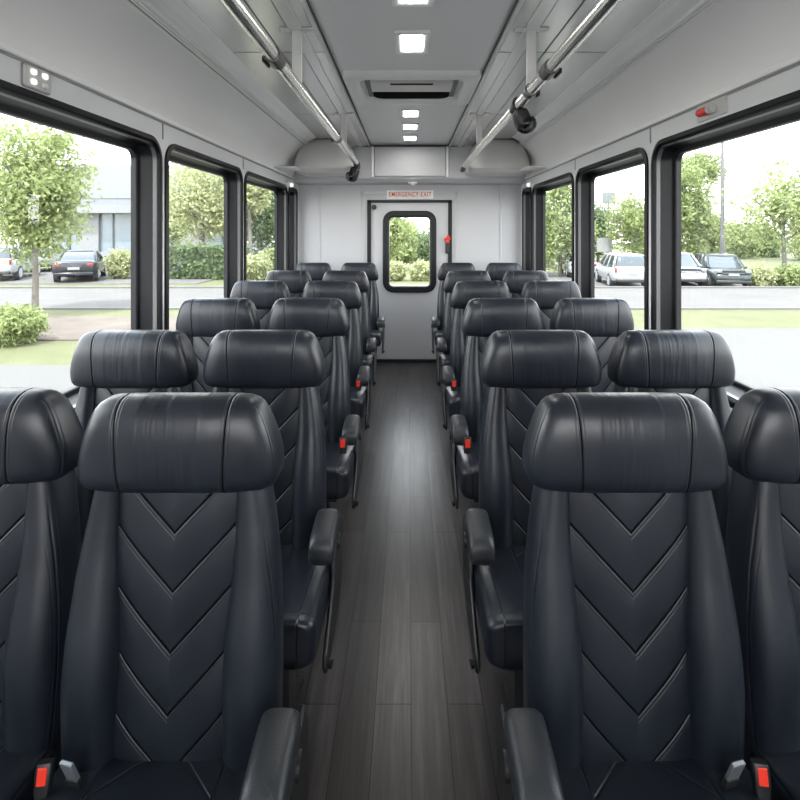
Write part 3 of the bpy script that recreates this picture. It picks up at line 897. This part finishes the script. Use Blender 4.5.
CROWN = {'loose': (150, 85, .078, .15, .45), 'full': (190, 42, .125, .17, .55), 'airy': (150, 38, .115, .13, .4), 'shrub': (120, 30, .085, .16, .6)}
def tree(name, px, d, ptop, wpx, pbot, mat, crown, label, group, cat='tree', trunk_r=.14):
    X = (px - VX) * d / F
    zt = HC - (ptop - VY) * d / F; zb = HC - (pbot - VY) * d / F
    w = wpx * d / F
    gz = GZ - .35 if X > 5.5 and d > 22.6 else GZ - .04
    root = empty(name, (X, d, gz)); tag(root, label, cat, group)
    ncl, per, sz, spread, surf = CROWN[crown]
    if crown == 'shrub' and d < 15: per, sz = 80, .045
    me = leaves(ncl, per, (w / 2, w / 2, (zt - zb) / 2), sz, spread, int(px * 7 + d), surf)
    me.materials.append(M[mat])
    o = bpy.data.objects.new('foliage', me); COL.objects.link(o); o.parent = root
    o.location = (0, 0, (zt + zb) / 2 - gz)
    o.rotation_euler = (0, 0, px * .37)
    if crown != 'shrub':
        h = (zt + zb) / 2 - gz
        mb = MB().tube([(0, 0, 0), (.02, 0, h * .3), (-.03, .02, h * .62), (.02, 0, h * 1.1)], [trunk_r, trunk_r * .8, trunk_r * .65, trunk_r * .3], 10)
        for k_ in range(5):
            a = k_ * 2.4 + px; b0 = h * (.55 + .09 * k_)
            mb.tube([(0, 0, b0), (math.cos(a) * w * .16, math.sin(a) * w * .16, b0 + h * .16), (math.cos(a) * w * .30, math.sin(a) * w * .30, b0 + h * .36)], [trunk_r * .5, trunk_r * .32, trunk_r * .15], 7)
        mb.build('trunk', 'bark', root)
    return root

tree('street_tree', 35, 15.2, 108, 106, 268, 'leaf_bright', 'loose', 'young bright green tree with pale trunk beside the mulch path, through the left front window', None, trunk_r=.10)
TG = 'trees beyond the road'
for px, d, pt, w, pb, m_, cr, lab in (
    (203, 31, 152, 84, 247, 'leaf_pale', 'full', 'pale leafy tree behind the hedge in the second left window'),
    (172, 38, 185, 40, 250, 'leaf_mid', 'airy', 'thin tree before the grey wall in the second left window'),
    (262, 34, 175, 64, 255, 'leaf_dark', 'full', 'dark leafy tree seen in the third left window'),
    (250, 30, 168, 40, 215, 'leaf_pale', 'airy', 'pale airy tree top in the third left window'),
    (300, 40, 180, 60, 262, 'leaf_mid', 'full', 'green tree behind the rearmost left window post'),
    (388, 33, 200, 50, 264, 'leaf_bright', 'full', 'bright green tree at the edge of the rear door window'),
    (404, 40, 216, 34, 268, 'leaf_mid', 'airy', 'airy green tree in the middle of the rear door window'),
    (418, 44, 226, 54, 278, 'leaf_dark', 'full', 'dark low tree behind the shrubs in the rear door window'),
    (442, 46, 218, 36, 272, 'leaf_mid', 'full', 'green tree at the far edge of the rear door window'),
    (560, 31, 168, 66, 276, 'leaf_mid', 'full', 'dense green tree filling the third right window'),
    (540, 40, 195, 50, 270, 'leaf_dark', 'full', 'dark tree behind the dense tree in the third right window'),
    (598, 46, 200, 36, 262, 'leaf_dark', 'full', 'dark tree behind the white sign board'),
    (633, 36, 182, 58, 262, 'leaf_bright', 'airy', 'light airy tree behind the white car in the second right window'),
    (655, 40, 200, 50, 268, 'leaf_mid', 'full', 'green tree behind the wide right window post'),
    (688, 35, 158, 52, 268, 'leaf_mid', 'full', 'leafy tree left of the lamp pole in the right front window'),
    (708, 37, 205, 36, 262, 'leaf_bright', 'full', 'rounded bright tree just left of the lamp pole'),
    (700, 38, 150, 66, 190, 'leaf_mid', 'airy', 'airy tree top reaching above the leafy tree by the lamp pole'),
    (738, 52, 218, 40, 262, 'leaf_mid', 'full', 'distant tree immediately right of the lamp pole'),
    (762, 55, 222, 40, 264, 'leaf_dark', 'full', 'distant dark tree behind the pale shrubs'),
    (784, 27, 156, 124, 256, 'leaf_bright', 'airy', 'tall bright airy tree at the edge of the right front window'),
    (815, 48, 212, 60, 266, 'leaf_mid', 'full', 'distant tree behind the tall airy tree on the right')):
    tree('leafy_tree', px, d, pt, w, pb, m_, cr, lab, TG)
SG = 'shrubs and hedges along the road'
for px, d, pt, w, pb, m_, lab in (
    (121, 27, 249, 30, 280, 'leaf_pale', 'pale yellow-green shrub beside the dark sedan'),
    (14, 11.6, 306, 66, 344, 'leaf_bright', 'low green shrub at the foot of the young street tree'),
    (256, 26, 252, 34, 281, 'leaf_pale', 'bright clipped shrub in the third left window'),
    (395, 26, 261, 24, 282, 'leaf_pale', 'pale round shrub in the rear door window, left one of two'),
    (421, 26, 261, 26, 282, 'leaf_pale', 'pale round shrub in the rear door window, right one of two'),
    (760, 24, 266, 30, 290, 'leaf_pale', 'pale shrub next to the dark green car'),
    (788, 24, 264, 32, 290, 'leaf_mid', 'green shrub beside the pale shrub in the right front window')):
    tree('round_shrub', px, d, pt, w, pb, m_, 'shrub', lab, SG, 'shrub')

def hedge(p0, p1, d, ptop, mat, label):
    x0, x1 = (p0 - VX) * d / F, (p1 - VX) * d / F; zt = HC - (ptop - VY) * d / F
    root = empty('clipped_hedge', ((x0 + x1) / 2, d + .6, GZ)); tag(root, label, 'hedge', SG)
    r = np.random.default_rng(int(p0)); N = 5200; L = x1 - x0; Hh = zt - GZ
    p = r.random((N, 3)); f = r.integers(0, 3, N)
    p[f == 0, 2] = 1; p[f == 1, 1] = 0
    p = (p - np.array([.5, .5, 0])) * np.array([L, 1.2, Hh]) + r.normal(size=(N, 3)) * .05
    a = r.normal(size=(N, 3)); a /= np.linalg.norm(a, axis=1)[:, None]
    b = r.normal(size=(N, 3)); b -= a * (a * b).sum(1)[:, None]; b /= np.linalg.norm(b, axis=1)[:, None]
    s = .11
    q = np.stack([p - a * s, p - b * s * .5, p + a * s, p + b * s * .5], axis=1).reshape(-1, 3)
    mb = MB(); mb.v = [tuple(v) for v in q.tolist()]; mb.f = [tuple(v) for v in np.arange(4 * N).reshape(-1, 4).tolist()]
    mb.build('foliage', mat, root)
    MB().box(-L / 2 + .06, L / 2 - .06, -.54, .54, 0, Hh - .05).build('hedge_core', mat, root, .1)
hedge(166, 243, 26.5, 248, 'leaf_dark', 'long dark clipped hedge in the second left window')
hedge(262, 300, 27.2, 252, 'leaf_mid', 'short clipped hedge behind the bright shrub in the third left window')

# building
bx0, bx1, by = -34.0, -15.6, 45.0
root = empty('office_building', ((bx0 + bx1) / 2, by, GZ)); tag(root, 'white office building with grey band and tall glass front beyond the left window', 'building')
hx = (bx1 - bx0) / 2
MB().box(-hx, hx, 0, 14, 5.25, 8.15).build('upper_wall', 'bwhite', root)
MB().box(-hx + .1, hx - .1, .05, 14, 4.65, 5.25).build('grey_band', 'bgrey', root)
MB().box(-hx - .2, hx + .2, -.8, 14, 3.95, 4.65).build('canopy', 'bwhite', root)
MB().box(-hx + .2, hx - .2, .4, 14, .6, 3.95).build('glass_front', 'bglass', root)
MB().box(-hx, hx, .2, 14, 0, .6).build('plinth', 'bwhite', root)
for i in range(10):
    x = -hx + .6 + i * (2 * hx - 1.2) / 9
    MB().box(x - .06, x + .06, .28, .42, .6, 3.95).build('mullion', 'mullion', root)
for x in (-hx + 6.2, hx - 3.5):
    MB().box(x - .9, x + .9, .1, .45, 0, 3.95).build('wall_pier', 'bwhite', root)

# lamp pole and sign pole
lx = (722.5 - VX) * 30 / F
root = empty('lamp_pole', (lx, 30, GZ - .3)); tag(root, 'tall grey lamp pole rising behind the parked cars on the right', 'lamp pole')
MB().tube([(0, 0, 0), (0, 0, 4), (0, 0, 9.2)], [.14, .11, .07], 14).build('pole', 'pole', root)
hd = MB().tube([(0, 0, 9.1), (-.5, 0, 9.35), (-1.2, 0, 9.4)], .04, 8).build('arm', 'pole', root)
MB().box(-1.8, -1.1, -.15, .15, 9.33, 9.45).build('lamp_head', 'pole', root, .03)
MB().box(-.25, .25, -.25, .25, 0, .35).build('base', 'kerb', root, .03)
d = 38
sx = (606 - VX) * d / F
root = empty('sign_pole', (sx, d, GZ - .35)); tag(root, 'sign pole with a grey board above a white board, behind the white car', 'sign')
zz = lambda py: HC - (py - VY) * d / F - GZ + .35
ww = lambda px: (px - 606) * d / F
MB().tube([(ww(609), .1, 0), (ww(609), .1, zz(192))], .06, 10).build('pole', 'pole', root)
MB().box(ww(602.5), ww(616), 0, .06, zz(204), zz(192)).build('grey_board', 'bgrey', root, .01)
MB().box(ww(597), ww(612), 0, .06, zz(252), zz(238)).build('white_board', 'car_white', root, .01)

# cars
def car(px, sc, d, rz, kind, paint, label, front=False, low=0.0):
    """origin at the ground under the end of the car that faces the camera; length runs to +y"""
    root = empty('parked_car', ((px - VX) * d / F, d, GZ - .01 - low), rz); tag(root, label, 'car', 'cars parked across the road'); root.scale = (sc, sc, sc)
    L, W = (4.75, .91) if kind == 'sedan' else (4.7, .94)
    def st(y, w, z0, z1, n_=5): return [(p[0], y, p[1]) for p in sering(0, (z0 + z1) / 2, w, (z1 - z0) / 2, n_, 32)]
    if kind == 'sedan':
        rear = [st(0, .72, .45, .95), st(.06, .84, .36, 1.03), st(.25, .90, .28, 1.06), st(.8, W, .24, 1.05), st(2.2, W, .24, 1.0), st(3.3, W, .24, .95), st(4.2, .87, .26, .86), st(4.62, .80, .32, .76), st(4.75, .66, .40, .66)]
        cab = [(1.0, .98, 3.45, .85), (1.22, 1.18, 2.95, .79), (1.52, 1.36, 2.55, .71), (1.75, 1.42, 2.35, .64)]
    else:
        rear = [st(0, .78, .50, 1.02), st(.05, .88, .40, 1.10), st(.2, .92, .32, 1.14), st(.8, W, .28, 1.12), st(2.4, W, .28, 1.08), st(3.4, W, .28, 1.06), st(4.2, .90, .30, 1.00), st(4.58, .84, .36, .86), st(4.7, .72, .44, .74)]
        cab = [(.12, 1.06, 3.55, .88), (.20, 1.30, 3.15, .83), (.34, 1.55, 2.8, .76), (.45, 1.66, 2.65, .70)]
    fl = (lambda pts: [(x, L - y, z) for x, y, z in pts]) if front else (lambda pts: pts)
    MB().loft([fl(r) for r in rear]).build('body', paint, root, angle=50)
    rings = []
    for ya, z, yb_, w in cab:
        rings.append(fl([(p[0], p[1], z) for p in sering(0, (ya + yb_) / 2, w, (yb_ - ya) / 2, 7, 36)]))
    MB().loft(rings).build('cabin_glass', 'car_glass', root)
    ya, z, yb_, w = cab[-1]
    MB().loft([fl([(p[0], p[1], zz_) for p in sering(0, (ya + yb_) / 2, w * e, (yb_ - ya) / 2 * e, 6, 36)]) for zz_, e in ((z - .03, 1.03), (z + .02, 1.03), (z + .05, .96), (z + .065, .8))]).build('roof', paint, root)
    for q in (-1, 1):
        for f_ in (0.0, .36, .66, 1.0):
            pts = []
            for yA, zA, yB, wA in cab:
                ins = .06
                pts.append((q * (wA * (1.005 if 0 < f_ < 1 else .965)), yA + ins + (yB - yA - 2 * ins) * f_, zA))
            MB().tube(fl(pts), .045, 8).build('pillar', paint, root)
    R_ = .33 if kind == 'sedan' else .36
    for q in (-1, 1):
        for yw in (.95, L - .95):
            wh = MB().tube([(q * (W - .20), yw, R_), (q * (W + .015), yw, R_)], R_, 24).build('wheel', 'tyre', root)
            MB().tube([(q * (W + .0), yw, R_), (q * (W + .025), yw, R_)], R_ * .66, 18).build('hubcap', 'hub', wh)
    zl = .84 if kind == 'sedan' else .95
    for q in (-1, 1):
        lw, lh = (.05, .13) if kind == 'suv' and not front else (.14, .08)
        lx_ = .80 if lw < .1 else .66
        MB().box(q * lx_ - lw, q * lx_ + lw, -.012 if not front else .0, .16, zl - lh, zl + lh).build('head_lamp' if front else 'tail_lamp', 'lamp_clear' if front else 'lamp_red', root, .03)
        MB().box(q * (W + .06) - .07, q * (W + .06) + .07, (L - 3.15 if front else 3.05), (L - 3.0 if front else 3.2), 1.0, 1.12).build('mirror', paint, root, .02)
    MB().box(-.24, .24, -.022, .03, zl - .22, zl - .10).build('number_plate', 'plate', root, .005)
    MB().box(-.80, .80, -.05, .20, .34, .50).build('bumper', 'plastic' if kind == 'suv' else paint, root, .04)
    if front: MB().box(-.50, .50, -.02, .1, zl - .06, zl + .06).build('grille', 'plastic', root, .01)
R = math.radians
car(73.5, 1.0, 24.6, R(24), 'sedan', 'car_dark', 'dark sedan parked beside the pale shrub, rear towards the road')
car(-10, 1.0, 25.0, R(20), 'suv', 'car_white', 'white car at the outer edge of the left front window')
car(33, 1.0, 30.5, R(20), 'suv', 'car_white', 'white car partly hidden behind the young tree trunk')
car(633, .93, 24.0, R(-8), 'suv', 'car_white', 'white sport utility car in the second right window, below the sign pole', low=.24)
car(690, .93, 24.3, R(-12), 'suv', 'car_white', 'white car beside the wide right window post', True, low=.24)
car(734, .90, 23.6, R(-16), 'suv', 'car_green', 'dark green sport utility car by the pale shrub', True, low=.24)
car(584, .9, 29.5, R(-8), 'sedan', 'car_white', 'white car half hidden behind the second right window frame', low=.24)

# ------------------------------------------------------------------ light
w = bpy.data.worlds.new('sky'); S.world = w; w.use_nodes = True
nt = w.node_tree; bg = nt.nodes['Background']
tc = nt.nodes.new('ShaderNodeTexCoord'); sp = nt.nodes.new('ShaderNodeSeparateXYZ'); rp = nt.nodes.new('ShaderNodeValToRGB')
nz = nt.nodes.new('ShaderNodeTexNoise'); nz.inputs['Scale'].default_value = 3.0; nz.inputs['Detail'].default_value = 4
ad = nt.nodes.new('ShaderNodeMath'); ad.operation = 'MULTIPLY_ADD'
nt.links.new(tc.outputs['Generated'], sp.inputs[0]); nt.links.new(tc.outputs['Generated'], nz.inputs['Vector'])
nt.links.new(nz.outputs['Fac'], ad.inputs[0]); ad.inputs[1].default_value = .12; nt.links.new(sp.outputs[2], ad.inputs[2])
nt.links.new(ad.outputs[0], rp.inputs[0])
e = rp.color_ramp.elements
e[0].position = .05; e[0].color = (1.0, .985, .965, 1)
e[1].position = .9; e[1].color = (.74, .84, .95, 1)
m_ = e.new(.35); m_.color = (.94, .96, .98, 1)
nt.links.new(rp.outputs[0], bg.inputs['Color']); bg.inputs['Strength'].default_value = 1.5
sl = bpy.data.lights.new('sun', 'SUN'); sl.energy = 2.0; sl.angle = R(1.0); sl.color = (1, .96, .90)
so = bpy.data.objects.new('sun', sl); COL.objects.link(so)
direc = Vector((.14, .42, -.88)).normalized()          # from behind the bus, a little from its left
so.rotation_euler = direc.to_track_quat('-Z', 'Y').to_euler()

cam = bpy.data.cameras.new('camera'); co = bpy.data.objects.new('camera', cam); COL.objects.link(co)
cam.sensor_width = 36; cam.lens = F / 800 * 36
cam.shift_x = -(VX - 400) / 800; cam.shift_y = -(400 - VY) / 800
cam.clip_start = .02; cam.clip_end = 400
co.location = (0, 0, HC); co.rotation_euler = (PI / 2, 0, 0)
S.camera = co
S.view_settings.view_transform = 'Standard'; S.view_settings.look = 'None'
S.view_settings.gamma = 1.0; S.view_settings.use_curve_mapping = False
S.view_settings.exposure = 2.5
